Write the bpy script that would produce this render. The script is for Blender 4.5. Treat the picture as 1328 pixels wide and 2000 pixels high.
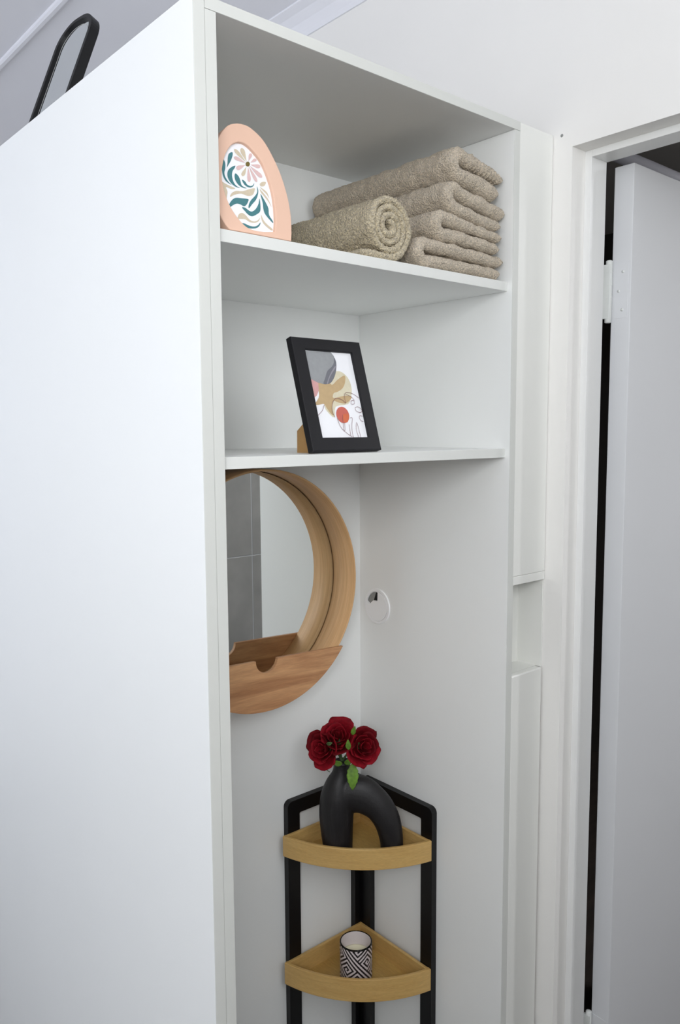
import bpy, bmesh, math, random
from mathutils import Vector, Matrix, noise

random.seed(7)
for _o in list(bpy.data.objects):
    bpy.data.objects.remove(_o, do_unlink=True)
SC = bpy.context.scene
COL = SC.collection

# ------------------------------------------------------------------ camera
F_PX = 1561.78
cam_d = bpy.data.cameras.new('camera')
cam = bpy.data.objects.new('camera', cam_d)
COL.objects.link(cam)
cam_d.sensor_fit = 'VERTICAL'
cam_d.sensor_height = 36.0
cam_d.lens = F_PX / 2000.0 * 36.0
cam_d.clip_start = 0.02
_r = Vector((0.7568, -0.6536, -0.0060)); _u = Vector((0.0711, 0.0731, 0.9948)); _f = Vector((0.6498, 0.7533, -0.1018))
_m = Matrix((_r, _u, -_f)).transposed().to_4x4()
_m.translation = Vector((-0.5684, -0.8869, 1.6004))
cam.matrix_world = _m
SC.camera = cam

# ------------------------------------------------------------------ light
world = bpy.data.worlds.new('world'); SC.world = world
world.use_nodes = True
world.node_tree.nodes['Background'].inputs[0].default_value = (0.62, 0.74, 1.0, 1)
world.node_tree.nodes['Background'].inputs[1].default_value = 0.6

def area(name, loc, rot, sx, sy, power, col):
    d = bpy.data.lights.new(name, 'AREA'); d.shape = 'RECTANGLE'; d.size = sx; d.size_y = sy
    d.energy = power; d.color = col
    o = bpy.data.objects.new(name, d); COL.objects.link(o); o.location = loc; o.rotation_euler = rot
    return o
# daylight from left and rear left; far and rear lights are added fill
area('window_daylight', (-1.81, 0.15, 1.88), (0, math.radians(-90), 0), 0.95, 0.7, 2.2, (0.86, 0.93, 1.0))
area('added_fill_far', (-1.81, 1.60, 1.60), (0, math.radians(-90), 0), 1.40, 1.6, 14, (0.86, 0.90, 1.0))  # added fill that brightens the ceiling behind the cabinet
area('window_daylight_corner', (-1.22, -1.41, 2.03), (math.radians(90), 0, 0), 0.70, 0.70, 23.5, (0.97, 0.985, 1.0))
area('added_fill_rear', (0.0, -1.41, 2.03), (math.radians(90), 0, 0), 1.0, 0.70, 7.0, (0.98, 1.0, 0.985))  # added weak fill from behind the camera

SC.view_settings.view_transform = 'Standard'
SC.view_settings.look = 'None'
SC.view_settings.exposure = 0.0
SC.view_settings.gamma = 1.0
SC.view_settings.use_curve_mapping = False

# ------------------------------------------------------------------ helpers
def lin(c):
    return tuple(((v / 255) / 12.92 if v / 255 <= 0.04045 else ((v / 255 + 0.055) / 1.055) ** 2.4) for v in c)

def mat(name, rgb, rough=0.5, var=0.0, scale=6.0, bump=0.0, bscale=200.0, metal=0.0, spec=0.5, stretch=(1, 1, 1), sheen=0.0, bdist=0.002):
    """plain surface with a little procedural colour drift and optional fine relief"""
    m = bpy.data.materials.new(name); m.use_nodes = True
    nt = m.node_tree; b = nt.nodes['Principled BSDF']
    c = lin(rgb)
    b.inputs['Roughness'].default_value = rough
    b.inputs['Metallic'].default_value = metal
    b.inputs['Specular IOR Level'].default_value = spec
    if sheen:
        b.inputs['Sheen Weight'].default_value = sheen
    tc = nt.nodes.new('ShaderNodeTexCoord'); mp = nt.nodes.new('ShaderNodeMapping')
    mp.inputs['Scale'].default_value = stretch
    nt.links.new(tc.outputs['Object'], mp.inputs['Vector'])
    n = nt.nodes.new('ShaderNodeTexNoise'); n.inputs['Scale'].default_value = scale; n.inputs['Detail'].default_value = 5
    nt.links.new(mp.outputs['Vector'], n.inputs['Vector'])
    r = nt.nodes.new('ShaderNodeValToRGB')
    r.color_ramp.elements[0].position = 0.3; r.color_ramp.elements[1].position = 0.7
    r.color_ramp.elements[0].color = tuple(max(0, v * (1 - var)) for v in c) + (1,)
    r.color_ramp.elements[1].color = tuple(min(1, v * (1 + var)) for v in c) + (1,)
    nt.links.new(n.outputs['Fac'], r.inputs['Fac'])
    nt.links.new(r.outputs['Color'], b.inputs['Base Color'])
    if bump:
        n2 = nt.nodes.new('ShaderNodeTexNoise'); n2.inputs['Scale'].default_value = bscale; n2.inputs['Detail'].default_value = 4
        nt.links.new(mp.outputs['Vector'], n2.inputs['Vector'])
        bp = nt.nodes.new('ShaderNodeBump'); bp.inputs['Strength'].default_value = bump; bp.inputs['Distance'].default_value = bdist
        nt.links.new(n2.outputs['Fac'], bp.inputs['Height']); nt.links.new(bp.outputs['Normal'], b.inputs['Normal'])
    return m

def wood(name, light, dark, stretch, rough=0.5, scale=9.0, contrast=0.5):
    """grain: noise stretched along the board, plus fine pores"""
    m = bpy.data.materials.new(name); m.use_nodes = True
    nt = m.node_tree; b = nt.nodes['Principled BSDF']; b.inputs['Roughness'].default_value = rough
    tc = nt.nodes.new('ShaderNodeTexCoord'); mp = nt.nodes.new('ShaderNodeMapping'); mp.inputs['Scale'].default_value = stretch
    nt.links.new(tc.outputs['Object'], mp.inputs['Vector'])
    n = nt.nodes.new('ShaderNodeTexNoise'); n.inputs['Scale'].default_value = scale; n.inputs['Detail'].default_value = 6; n.inputs['Distortion'].default_value = 0.6
    nt.links.new(mp.outputs['Vector'], n.inputs['Vector'])
    r = nt.nodes.new('ShaderNodeValToRGB'); r.color_ramp.elements[0].position = 0.5 - contrast / 2; r.color_ramp.elements[1].position = 0.5 + contrast / 2
    r.color_ramp.elements[0].color = lin(dark) + (1,); r.color_ramp.elements[1].color = lin(light) + (1,)
    nt.links.new(n.outputs['Fac'], r.inputs['Fac'])
    n2 = nt.nodes.new('ShaderNodeTexNoise'); n2.inputs['Scale'].default_value = scale * 9; n2.inputs['Detail'].default_value = 2
    nt.links.new(mp.outputs['Vector'], n2.inputs['Vector'])
    mx = nt.nodes.new('ShaderNodeMixRGB'); mx.blend_type = 'MULTIPLY'; mx.inputs['Fac'].default_value = 0.35
    nt.links.new(r.outputs['Color'], mx.inputs['Color1']); nt.links.new(n2.outputs['Fac'], mx.inputs['Color2'])
    nt.links.new(mx.outputs['Color'], b.inputs['Base Color'])
    return m

def empty(name, loc=(0, 0, 0), rotz=0.0):
    o = bpy.data.objects.new(name, None); COL.objects.link(o)
    o.location = loc; o.rotation_euler = (0, 0, rotz); o.empty_display_size = 0.05
    return o

def tag(o, label=None, cat=None, group=None, kind=None):
    if label: o['label'] = label
    if cat: o['category'] = cat
    if group: o['group'] = group
    if kind: o['kind'] = kind
    return o

def link(name, me, m, parent=None, smooth=False):
    o = bpy.data.objects.new(name, me); COL.objects.link(o)
    if m is not None and not me.materials:
        me.materials.append(m)
    if parent is not None: o.parent = parent
    if smooth:
        for p in me.polygons: p.use_smooth = True
    return o

def from_bm(name, bm, m, parent=None, smooth=False):
    bmesh.ops.recalc_face_normals(bm, faces=bm.faces[:])
    me = bpy.data.meshes.new(name); bm.to_mesh(me); bm.free()
    return link(name, me, m, parent, smooth)

def from_data(name, v, f, m, parent=None, smooth=False):
    me = bpy.data.meshes.new(name); me.from_pydata(v, [], f); me.update()
    return link(name, me, m, parent, smooth)

def bm_box(bm, x0, x1, y0, y1, z0, z1, bev=0.0, seg=2):
    t = bmesh.new()
    vs = [t.verts.new(p) for p in ((x0, y0, z0), (x1, y0, z0), (x1, y1, z0), (x0, y1, z0), (x0, y0, z1), (x1, y0, z1), (x1, y1, z1), (x0, y1, z1))]
    for q in ((0, 3, 2, 1), (4, 5, 6, 7), (0, 1, 5, 4), (1, 2, 6, 5), (2, 3, 7, 6), (3, 0, 4, 7)):
        t.faces.new([vs[i] for i in q])
    if bev:
        bmesh.ops.bevel(t, geom=t.edges[:], offset=bev, segments=seg, profile=0.5, affect='EDGES')
    me = bpy.data.meshes.new('t'); t.to_mesh(me); t.free(); bm.from_mesh(me); bpy.data.meshes.remove(me)

def box(name, x0, x1, y0, y1, z0, z1, m, parent=None, bev=0.0, seg=2):
    bm = bmesh.new(); bm_box(bm, x0, x1, y0, y1, z0, z1, bev, seg)
    return from_bm(name, bm, m, parent)

def boxes(name, lst, m, parent=None, bev=0.0):
    bm = bmesh.new()
    for b in lst: bm_box(bm, *b, bev)
    return from_bm(name, bm, m, parent)

def prism(name, pts, fn, t0, t1, m, parent=None, bev=0.0, smooth=False, holes=None):
    """closed outline pts (2-d) extruded from t0 to t1; fn maps (a, b, t) to 3-d; holes: one inner outline of the same kind"""
    bm = bmesh.new()
    def ring(ps, t):
        vs = [bm.verts.new(fn(a, b, t)) for a, b in ps]
        return vs, [bm.edges.new((vs[i], vs[(i + 1) % len(vs)])) for i in range(len(vs))]
    for t in (t0, t1):
        ed = ring(pts, t)[1]
        if holes: ed += ring(holes, t)[1]
        bmesh.ops.triangle_fill(bm, use_beauty=True, use_dissolve=False, edges=ed)
    bm.verts.ensure_lookup_table()
    n = len(pts); h = len(holes) if holes else 0
    for base, cnt in ((0, n), (n, h)):
        for i in range(cnt):
            a = bm.verts[base + i]; b = bm.verts[base + (i + 1) % cnt]; c = bm.verts[n + h + base + (i + 1) % cnt]; d = bm.verts[n + h + base + i]
            bm.faces.new((a, b, c, d))
    if bev:
        sharp = [e for e in bm.edges if len(e.link_faces) == 2 and e.calc_face_angle(0) > 0.9]
        bmesh.ops.recalc_face_normals(bm, faces=bm.faces[:])
        bmesh.ops.bevel(bm, geom=sharp, offset=bev, segments=2, profile=0.5, affect='EDGES', clamp_overlap=True)
    return from_bm(name, bm, m, parent, smooth)

def spline(pts, per=6, closed=True):
    """Catmull-Rom through the points"""
    n = len(pts); out = []
    rng = range(n) if closed else range(n - 1)
    for i in rng:
        g = lambda k: pts[k % n] if closed else pts[min(max(k, 0), n - 1)]
        p0, p1, p2, p3 = g(i - 1), g(i), g(i + 1), g(i + 2)
        for s in range(per):
            t = s / per
            out.append(tuple(0.5 * (2 * b + (c - a) * t + (2 * a - 5 * b + 4 * c - d) * t * t + (3 * b - a - 3 * c + d) * t ** 3) for a, b, c, d in zip(p0, p1, p2, p3)))
    if not closed: out.append(tuple(pts[-1]))
    return out

def lathe(name, prof, m, parent=None, n=48, loc=(0, 0, 0), smooth=True, mat4=None):
    """prof: list of (r, h) revolved about z (closed at r = 0 ends)"""
    v, f = [], []
    for r, h in prof:
        for i in range(n):
            a = 2 * math.pi * i / n; v.append((r * math.cos(a), r * math.sin(a), h))
    for k in range(len(prof) - 1):
        for i in range(n):
            j = (i + 1) % n; f.append((k * n + i, k * n + j, (k + 1) * n + j, (k + 1) * n + i))
    bm = bmesh.new()
    me = bpy.data.meshes.new('t'); me.from_pydata(v, [], f); bm.from_mesh(me); bpy.data.meshes.remove(me)
    bmesh.ops.remove_doubles(bm, verts=bm.verts[:], dist=1e-6)
    M = mat4 if mat4 is not None else Matrix.Translation(Vector(loc))
    bmesh.ops.transform(bm, matrix=M, verts=bm.verts[:])
    return from_bm(name, bm, m, parent, smooth)

def tube(name, path, radii, m, parent=None, n=10, closed=False):
    """round tube through path points; radii one number or a list"""
    P = [Vector(p) for p in path]; k = len(P)
    R = radii if isinstance(radii, (list, tuple)) else [radii] * k
    v, f = [], []
    up = None
    for i, p in enumerate(P):
        a = P[(i - 1) % k] if closed else P[max(i - 1, 0)]; b = P[(i + 1) % k] if closed else P[min(i + 1, k - 1)]
        t = (b - a).normalized()
        if up is None:
            up = Vector((0, 0, 1)) if abs(t.z) < 0.9 else Vector((1, 0, 0))
        s = t.cross(up).normalized(); up = s.cross(t).normalized()
        for j in range(n):
            q = 2 * math.pi * j / n; v.append(p + (s * math.cos(q) + up * math.sin(q)) * R[i])
    for i in range(k if closed else k - 1):
        for j in range(n):
            f.append((i * n + j, i * n + (j + 1) % n, ((i + 1) % k) * n + (j + 1) % n, ((i + 1) % k) * n + j))
    if not closed:
        f.append(tuple(range(n))[::-1]); f.append(tuple((k - 1) * n + j for j in range(n)))
    bm = bmesh.new(); me = bpy.data.meshes.new('t'); me.from_pydata([tuple(x) for x in v], [], f); bm.from_mesh(me); bpy.data.meshes.remove(me)
    return from_bm(name, bm, m, parent, True)

def flats(name, polys, fn, m, parent=None, off=0.0):
    """flat print: filled outlines lying on a sheet at height off above it"""
    bm = bmesh.new()
    for ps in polys:
        vs = [bm.verts.new(fn(a, b, off)) for a, b in ps]
        ed = [bm.edges.new((vs[i], vs[(i + 1) % len(vs)])) for i in range(len(vs))]
        bmesh.ops.triangle_fill(bm, use_beauty=True, use_dissolve=False, edges=ed)
    return from_bm(name, bm, m, parent)
EGG_OUT=[(26.1,2.4),(13.5,19.8),(6.9,42.1),(6.0,65.3),(13.3,100.3),(26.7,127.1),(40.5,142.7),(53.4,149.6),(65.9,151.7),(78.0,149.8),(97.4,136.8),(111.8,115.2),(121.9,92.3),(128.8,64.9),(131.2,36.5),(127.0,4.9)]
EGG_IN=[(54.2,125.5),(65.0,125.8),(76.6,119.4),(90.0,106.2),(98.3,87.7),(103.3,67.2),(104.4,46.1),(103.2,26.8),(99.9,11.8),(82.9,9.1),(67.3,8.3),(52.9,11.2),(39.8,22.3),(28.9,38.7),(23.1,60.2),(23.6,78.6),(30.5,100.5),(42.2,117.7)]
EGG_TEAL=[[(45.0,111.3),(47.0,110.9),(45.9,105.9),(41.9,98.2),(38.3,93.1),(35.2,88.6),(37.1,95.4),(38.3,102.5),(40.7,108.2)],[(29.1,99.2),(31.5,98.5),(33.4,93.8),(32.5,86.8),(30.4,81.2),(31.1,75.4),(35.3,69.5),(39.9,66.6),(35.1,67.8),(30.1,71.0),(27.4,77.2),(27.1,83.1),(27.0,91.5)],[(48.9,94.1),(47.4,90.4),(43.8,85.8),(42.0,79.4),(43.1,71.9),(47.0,66.7),(52.8,65.1),(46.7,64.9),(40.1,67.9),(35.4,73.8),(34.9,80.5),(37.4,86.1),(43.0,91.1)],[(48.1,83.6),(52.7,80.3),(54.6,75.1),(56.3,68.6),(63.7,66.6),(57.0,66.1),(51.2,68.4),(46.8,73.5),(46.0,79.4)],[(57.4,77.0),(62.3,75.4),(64.9,72.0),(70.0,70.8),(74.3,72.6),(76.9,76.1),(75.3,71.9),(69.7,68.6),(63.5,69.1),(59.3,72.2)],[(81.1,72.6),(82.6,67.6),(81.2,61.2),(77.1,53.5),(69.9,46.0),(63.8,39.3),(63.9,43.7),(68.4,51.0),(75.6,58.0),(80.6,64.6)],[(30.4,33.8),(31.3,37.3),(37.2,45.2),(43.8,49.8),(53.1,51.1),(63.9,51.9),(64.1,49.3),(60.3,43.4),(55.8,40.7),(50.9,42.2),(44.9,42.3),(38.5,39.0),(33.5,35.2)],[(52.5,38.6),(57.7,39.1),(63.5,36.2),(68.6,35.8),(75.5,41.0),(80.7,48.9),(83.2,56.4),(83.6,48.5),(82.0,38.6),(75.5,33.1),(67.7,29.2),(61.7,30.3),(57.0,34.2)],[(85.5,62.9),(89.3,58.4),(93.7,51.3),(96.6,44.7),(96.5,35.9),(101.5,28.8),(101.6,25.7),(96.2,29.7),(89.6,36.5),(87.9,43.2),(87.8,51.1)],[(47.1,16.2),(53.8,17.2),(60.8,15.5),(69.1,15.5),(75.7,18.4),(80.5,23.1),(78.9,18.9),(74.1,14.6),(66.6,12.4),(59.3,11.8),(52.3,13.2)]]
EGG_BEIGE=[[(76.5,69.1),(76.7,66.5),(72.6,59.2),(64.0,56.2),(53.9,57.3),(43.4,54.0),(35.3,49.5),(38.5,55.2),(46.1,59.7),(56.4,61.2),(67.3,65.9)],[(23.2,68.8),(29.0,66.5),(36.7,64.7),(45.4,62.5),(38.2,60.7),(30.4,61.7),(32.2,56.1),(30.2,48.1),(28.3,41.0),(25.5,46.4),(23.7,55.3),(23.0,63.6)],[(43.8,22.1),(46.1,28.0),(51.6,31.1),(57.4,29.1),(62.9,24.0),(70.0,22.6),(76.6,25.5),(80.8,29.7),(77.4,23.9),(70.8,21.0),(62.5,20.5),(56.6,23.0),(50.5,22.8)],[(83.0,34.4),(86.3,27.1),(92.0,21.9),(99.4,17.4),(99.1,14.7),(94.4,16.2),(86.6,21.0),(83.0,26.6)],[(85.5,69.9),(92.2,64.2),(97.8,58.2),(101.6,50.1),(101.7,48.3),(98.3,53.9),(91.7,60.6),(87.0,65.0)],[(86.5,77.1),(91.2,80.7),(96.1,81.7),(96.9,80.1),(93.7,75.5),(87.6,73.9)],[(85.9,72.6),(95.0,69.1),(98.6,64.5),(99.6,59.4),(96.4,64.1),(90.6,68.3)],[(66.8,103.1),(63.5,107.4),(60.3,111.6),(57.2,115.1),(54.2,116.9),(51.7,117.2),(50.3,116.8),(49.8,115.5),(50.2,113.3),(52.4,110.8),(56.5,108.2),(61.5,105.6),(66.5,102.9)],[(68.4,104.2),(68.1,109.1),(67.9,113.9),(67.2,118.0),(65.6,120.3),(63.5,121.0),(61.9,120.7),(60.7,119.5),(59.7,117.1),(60.2,114.2),(62.3,111.0),(65.2,107.5),(68.1,104.1)],[(66.9,96.2),(63.7,92.8),(60.6,89.4),(58.2,86.4),(57.2,84.1),(57.7,82.6),(58.5,81.9),(59.9,82.2),(61.9,83.2),(63.6,85.4),(65.0,88.7),(66.1,92.4),(67.2,96.2)],[(71.4,97.2),(72.3,93.7),(73.3,90.3),(74.4,87.4),(75.7,85.6),(77.1,85.0),(78.0,85.1),(78.6,85.9),(78.8,87.5),(78.0,89.6),(76.2,92.0),(73.8,94.7),(71.5,97.3)]]
EGG_PINK=[[(71.7,105.0),(74.0,107.9),(76.3,110.8),(78.0,113.3),(78.5,115.2),(77.8,116.3),(76.9,116.7),(75.7,116.4),(74.1,115.4),(72.8,113.5),(72.2,110.9),(71.9,108.0),(71.5,105.0)],[(74.4,103.6),(77.4,104.7),(80.5,105.8),(83.1,107.0),(84.6,108.4),(85.1,109.8),(85.0,110.6),(84.2,111.1),(82.8,111.2),(80.9,110.3),(78.8,108.5),(76.5,106.1),(74.3,103.7)],[(74.5,100.6),(78.0,99.7),(81.6,98.8),(84.9,98.3),(87.6,98.8),(89.5,100.1),(90.4,101.3),(90.4,102.4),(89.4,103.6),(87.0,103.9),(83.3,103.2),(78.9,102.0),(74.6,100.9)],[(72.9,98.3),(76.5,94.5),(80.2,90.7),(83.7,87.6),(87.1,86.1),(89.9,86.1),(91.4,86.8),(91.8,88.1),(91.3,90.3),(88.7,92.5),(84.1,94.6),(78.6,96.6),(73.1,98.6)],[(69.4,96.3),(68.2,90.9),(66.9,85.4),(66.2,80.8),(66.6,77.6),(67.9,76.1),(69.0,75.8),(70.3,76.8),(71.6,79.0),(72.2,82.4),(71.7,86.8),(70.7,91.6),(69.7,96.4)],[(64.7,98.1),(60.6,97.1),(56.5,96.1),(53.1,94.9),(51.0,93.3),(50.1,91.4),(50.1,90.1),(51.0,89.3),(52.7,88.8),(55.2,89.6),(58.2,91.9),(61.5,94.8),(64.8,97.8)],[(65.5,101.7),(61.8,103.6),(58.1,105.6),(54.7,107.0),(51.7,107.2),(49.5,106.5),(48.3,105.6),(48.2,104.5),(49.0,103.0),(51.5,102.0),(55.5,101.6),(60.4,101.5),(65.3,101.4)],[(71.3,97.2),(73.0,91.9),(74.7,86.7),(76.5,82.3),(78.6,79.5),(80.6,78.4),(81.9,78.4),(82.5,79.6),(82.7,81.9),(81.4,85.2),(78.6,89.0),(75.1,93.2),(71.6,97.3)]]
EGG_EYE=[(73.3,101.3),(72.5,99.5),(71.1,97.9),(69.2,97.1),(67.4,97.2),(66.3,98.1),(66.0,99.8),(66.7,101.6),(68.2,103.2),(70.1,104.0),(71.8,104.0),(73.0,103.0)]
PF_OUT=[(0.4,178.3),(140.5,179.9),(138.7,1.2),(0.5,2.0)]
PF_IN=[(23.7,159.6),(118.9,160.8),(117.8,20.7),(23.9,21.5)]
PF_ART=[('pale',[(72.6,142.1),(76.1,129.9),(88.2,129.6),(99.0,123.9),(105.3,113.4),(105.8,100.1),(101.6,88.5),(92.1,76.0),(65.4,71.3),(58.8,54.0),(47.9,61.6),(43.2,72.6),(46.2,106.2)]),('tan',[(24.3,74.1),(30.2,80.1),(36.6,88.7),(39.6,109.4),(52.9,111.6),(62.1,109.3),(68.0,106.9),(80.0,115.2),(96.5,122.9),(95.6,113.1),(87.8,102.3),(76.1,95.8),(66.6,92.9),(64.6,85.1),(87.8,89.5),(102.2,88.5),(97.1,82.2),(85.6,76.8),(71.6,78.3),(63.5,80.7),(57.8,71.1),(57.6,57.4),(51.9,60.8),(46.6,69.3),(42.7,75.2),(32.8,73.8)]),('rose',[(26.2,114.9),(40.0,111.1),(38.2,97.3),(32.3,88.6),(24.8,83.8)]),('gray',[(23.6,159.3),(77.2,160.2),(82.2,154.1),(84.2,144.5),(81.4,133.7),(76.3,122.1),(68.2,112.1),(60.6,107.9),(49.7,107.1),(38.5,109.3),(25.7,114.9)]),('dark',[(81.8,152.3),(84.5,143.6),(80.8,130.2),(74.5,119.3),(66.9,111.2),(60.6,107.9),(49.8,107.6),(55.3,116.9),(62.6,128.5),(73.2,136.0),(79.5,143.3)]),('streak',[(80.1,137.2),(81.3,135.5),(73.2,127.2),(64.8,118.1),(58.6,108.3),(56.4,108.2),(63.4,118.9),(71.4,128.9)]),('red',[(88.9,58.0),(88.0,53.9),(85.9,50.2),(82.9,47.3),(79.1,45.4),(75.1,44.8),(71.1,45.4),(67.6,47.3),(64.9,50.2),(63.2,53.8),(62.8,57.8),(63.6,61.9),(65.6,65.6),(68.6,68.5),(72.3,70.4),(76.4,71.1),(80.4,70.6),(83.9,68.7),(86.7,65.8),(88.4,62.2)]),('orange',[(75.1,57.5),(83.5,60.2),(87.5,58.5),(87.0,52.4),(82.1,46.3),(76.6,46.3),(73.6,49.7)])]
PF_LINES=[[(116.9,85.7),(108.6,91.3),(98.1,94.6),(90.0,93.5),(86.7,87.3),(86.7,76.8)],[(86.7,76.8),(79.4,82.8),(67.7,84.3),(58.9,75.5),(55.8,63.4),(58.8,54.0)],[(62.8,52.3),(66.0,39.4),(72.7,31.6),(84.0,23.7),(86.2,23.7)],[(75.3,58.4),(71.2,34.2),(74.0,34.2),(76.0,46.3)],[(84.5,42.8),(83.3,25.5)],[(89.5,53.2),(93.8,52.4),(89.2,39.3),(87.8,25.4),(89.0,21.5)],[(101.2,46.3),(97.3,35.8),(99.1,21.4)],[(101.9,44.5),(103.6,21.3)],[(104.1,70.0),(110.2,71.4),(116.2,68.4),(116.8,64.0),(112.3,62.2),(105.0,64.8),(104.1,70.0)],[(116.4,56.0),(110.8,56.9),(108.8,53.3),(111.0,48.9),(115.7,47.2)],[(98.5,81.0),(104.3,81.5),(104.8,77.1),(100.4,75.3),(97.3,76.5),(98.5,81.0)],[(42.3,73.5),(35.7,64.0),(26.0,56.8)],[(90.6,91.8),(100.8,87.6),(106.0,81.5)]]
KRAFT=[(-29.7,2.7),(-22.1,35.0),(-2.1,50.6),(0.5,2.0)]

# ------------------------------------------------------------------ materials
M_WALL = mat('wall_paint', (242, 240, 236), 0.55, 0.01, 3)
M_CEIL = mat('ceiling_paint', (238, 238, 243), 0.8, 0.01, 3)
M_TRIM = mat('gloss_trim_paint', (238, 238, 236), 0.35, 0.01, 5, 0.05, 60)
M_LAM = mat('white_laminate', (244, 245, 243), 0.42, 0.005, 5)
M_EDGE = mat('white_edging', (234, 234, 229), 0.4, 0.008, 5)
M_BAND = mat('edge_banding', (210, 211, 206), 0.4, 0.006, 5)
M_BAND2 = mat('shelf_edge_banding', (222, 223, 219), 0.4, 0.006, 5)
M_DOOR = mat('door_paint', (220, 221, 223), 0.6, 0.01, 4)
M_FLOOR = wood('dark_floor_boards', (58, 50, 44), (36, 31, 28), (1, 8, 1), 0.45, 4)
M_BLACK = mat('satin_black', (9, 8, 10), 0.45, 0.08, 20, spec=0.35)
M_BLACKF = mat('black_painted_wood', (14, 13, 18), 0.5, 0.08, 30, spec=0.35)
M_WALNUT = wood('brown_veneer', (238, 182, 130), (190, 134, 90), (2.0, 3, 22), 0.5, 2.4, 0.36)
M_RING = wood('bent_oak', (252, 206, 152), (226, 174, 118), (1.6, 60, 1.6), 0.5, 2.0, 0.6)
M_BAMBOO = wood('bamboo', (232, 194, 124), (208, 164, 96), (4, 4, 40), 0.4, 3.0, 0.7)
M_BAMBOOF = wood('bamboo_floor', (214, 176, 104), (190, 148, 80), (14, 3, 3), 0.45, 3.0, 0.7)
M_TOWEL = mat('taupe_terry', (226, 209, 184), 0.95, 0.30, 330, 1.0, 420, spec=0.1, sheen=0.4, bdist=0.010)
M_TOWEL2 = mat('sand_terry', (226, 207, 172), 0.95, 0.36, 300, 1.0, 360, spec=0.1, sheen=0.4, bdist=0.012)
M_HEM = mat('towel_hem', (200, 190, 168), 0.9, 0.05, 200, 0.5, 900, spec=0.1)
M_PINK = mat('peach_painted_wood', (228, 189, 166), 0.6, 0.02, 10)
M_PINKS = mat('peach_side', (196, 160, 134), 0.7, 0.02, 10)
M_PAPER = mat('white_paper', (240, 240, 243), 0.7, 0.0)
M_TEAL = mat('teal_ink', (68, 122, 128), 0.7, 0.03, 300)
M_BEIGEI = mat('beige_ink', (204, 190, 166), 0.7, 0.04, 300)
M_PINKI = mat('dusty_pink_ink', (216, 184, 182), 0.7, 0.03, 300)
M_OLIVE = mat('olive_ink', (112, 96, 44), 0.7, 0.1, 900)
M_VASE = mat('matte_black_ceramic', (21, 18, 20), 0.5, 0.12, 40, 0.15, 300)
M_ROSE = mat('red_velvet_petal', (128, 11, 26), 0.7, 0.3, 90, 0.3, 400, spec=0.15)
M_ROSE2 = mat('deep_red_petal', (100, 7, 18), 0.7, 0.3, 90, 0.3, 400, spec=0.15)
M_LEAF = mat('fabric_leaf', (98, 136, 42), 0.6, 0.3, 120, 0.3, 300)
M_STEM = mat('green_stem', (62, 86, 40), 0.6, 0.2, 80)
M_KRAFT = mat('kraft_board', (172, 134, 84), 0.85, 0.05, 60)
M_PLASTIC = mat('white_plastic', (248, 248, 248), 0.35, 0.0)
M_BRUSH = mat('grey_brush', (150, 151, 148), 0.9, 0.3, 700, 0.6, 900)
M_DARK = mat('dark_void', (10, 10, 10), 0.8, 0.0)
M_WAX = mat('cream_wax', (242, 236, 206), 0.5, 0.02, 60)
M_PRINTB = mat('black_print', (26, 20, 24), 0.4, 0.05, 50)
M_PRINTW = mat('pale_print', (222, 212, 212), 0.4, 0.02, 50)
M_TILE = mat('grey_concrete_tile', (186, 183, 178), 0.5, 0.12, 7, 0.05, 40)
M_GROUT = mat('pale_grout', (226, 226, 226), 0.8, 0.0)
M_BATH = mat('bathroom_dark_paint', (176, 174, 172), 0.7, 0.02, 3)
M_BATHW = mat('bathroom_wall_paint', (66, 63, 60), 0.6, 0.02, 3)
M_RAIL = mat('white_rail', (236, 236, 248), 0.3, 0.0)
M_STEEL = mat('painted_steel', (226, 228, 225), 0.4, 0.01, 60)

M_MIRROR = bpy.data.materials.new('mirror_silver'); M_MIRROR.use_nodes = True
_b = M_MIRROR.node_tree.nodes['Principled BSDF']
_b.inputs['Base Color'].default_value = (0.86, 0.89, 0.88, 1); _b.inputs['Metallic'].default_value = 1.0; _b.inputs['Roughness'].default_value = 0.0
M_GLASS = bpy.data.materials.new('clear_glass'); M_GLASS.use_nodes = True
_b = M_GLASS.node_tree.nodes['Principled BSDF']
_b.inputs['Base Color'].default_value = (0.97, 0.99, 0.99, 1); _b.inputs['Transmission Weight'].default_value = 1.0; _b.inputs['Roughness'].default_value = 0.02; _b.inputs['IOR'].default_value = 1.45

# ------------------------------------------------------------------ the room
XR, XW = 0.7138, 0.8194          # face and far side of the right wall
CZ = 2.604
YB, YF, XL = 3.0, -1.35, -1.75
YJ, YN = -0.039, -0.960           # far and near side of the doorway
ZH = 2.0995
def S(o):
    o['kind'] = 'structure'; return o
S(box('floor', XL - .15, 3.0, YF - .15, YB + .15, -0.1, 0.0, M_FLOOR))
S(box('ceiling', XL - .15, XW, YF - .15, YB + .15, CZ, CZ + 0.1, M_CEIL))
S(boxes('wall_right', [(XR, XW, YJ, YB + .15, 0, CZ), (XR, XW, YN, YJ, ZH, CZ), (XR, XW, YF - .15, YN, 0, CZ)], M_WALL))
S(box('wall_back', XL - .15, XR, YB, YB + .15, 0, CZ, M_WALL))
wy0, wy1, wz0, wz1 = -0.22, 0.52, 1.38, 2.38
uy0, uy1, uz0, uz1 = 0.78, 2.42, 0.88, 2.32
S(boxes('wall_left', [(XL - .15, XL, YF, wy0, 0, CZ), (XL - .15, XL, wy1, uy0, 0, CZ), (XL - .15, XL, uy1, YB, 0, CZ), (XL - .15, XL, wy0, wy1, 0, wz0), (XL - .15, XL, wy0, wy1, wz1, CZ), (XL - .15, XL, uy0, uy1, 0, uz0), (XL - .15, XL, uy0, uy1, uz1, CZ)], M_WALL))
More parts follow.
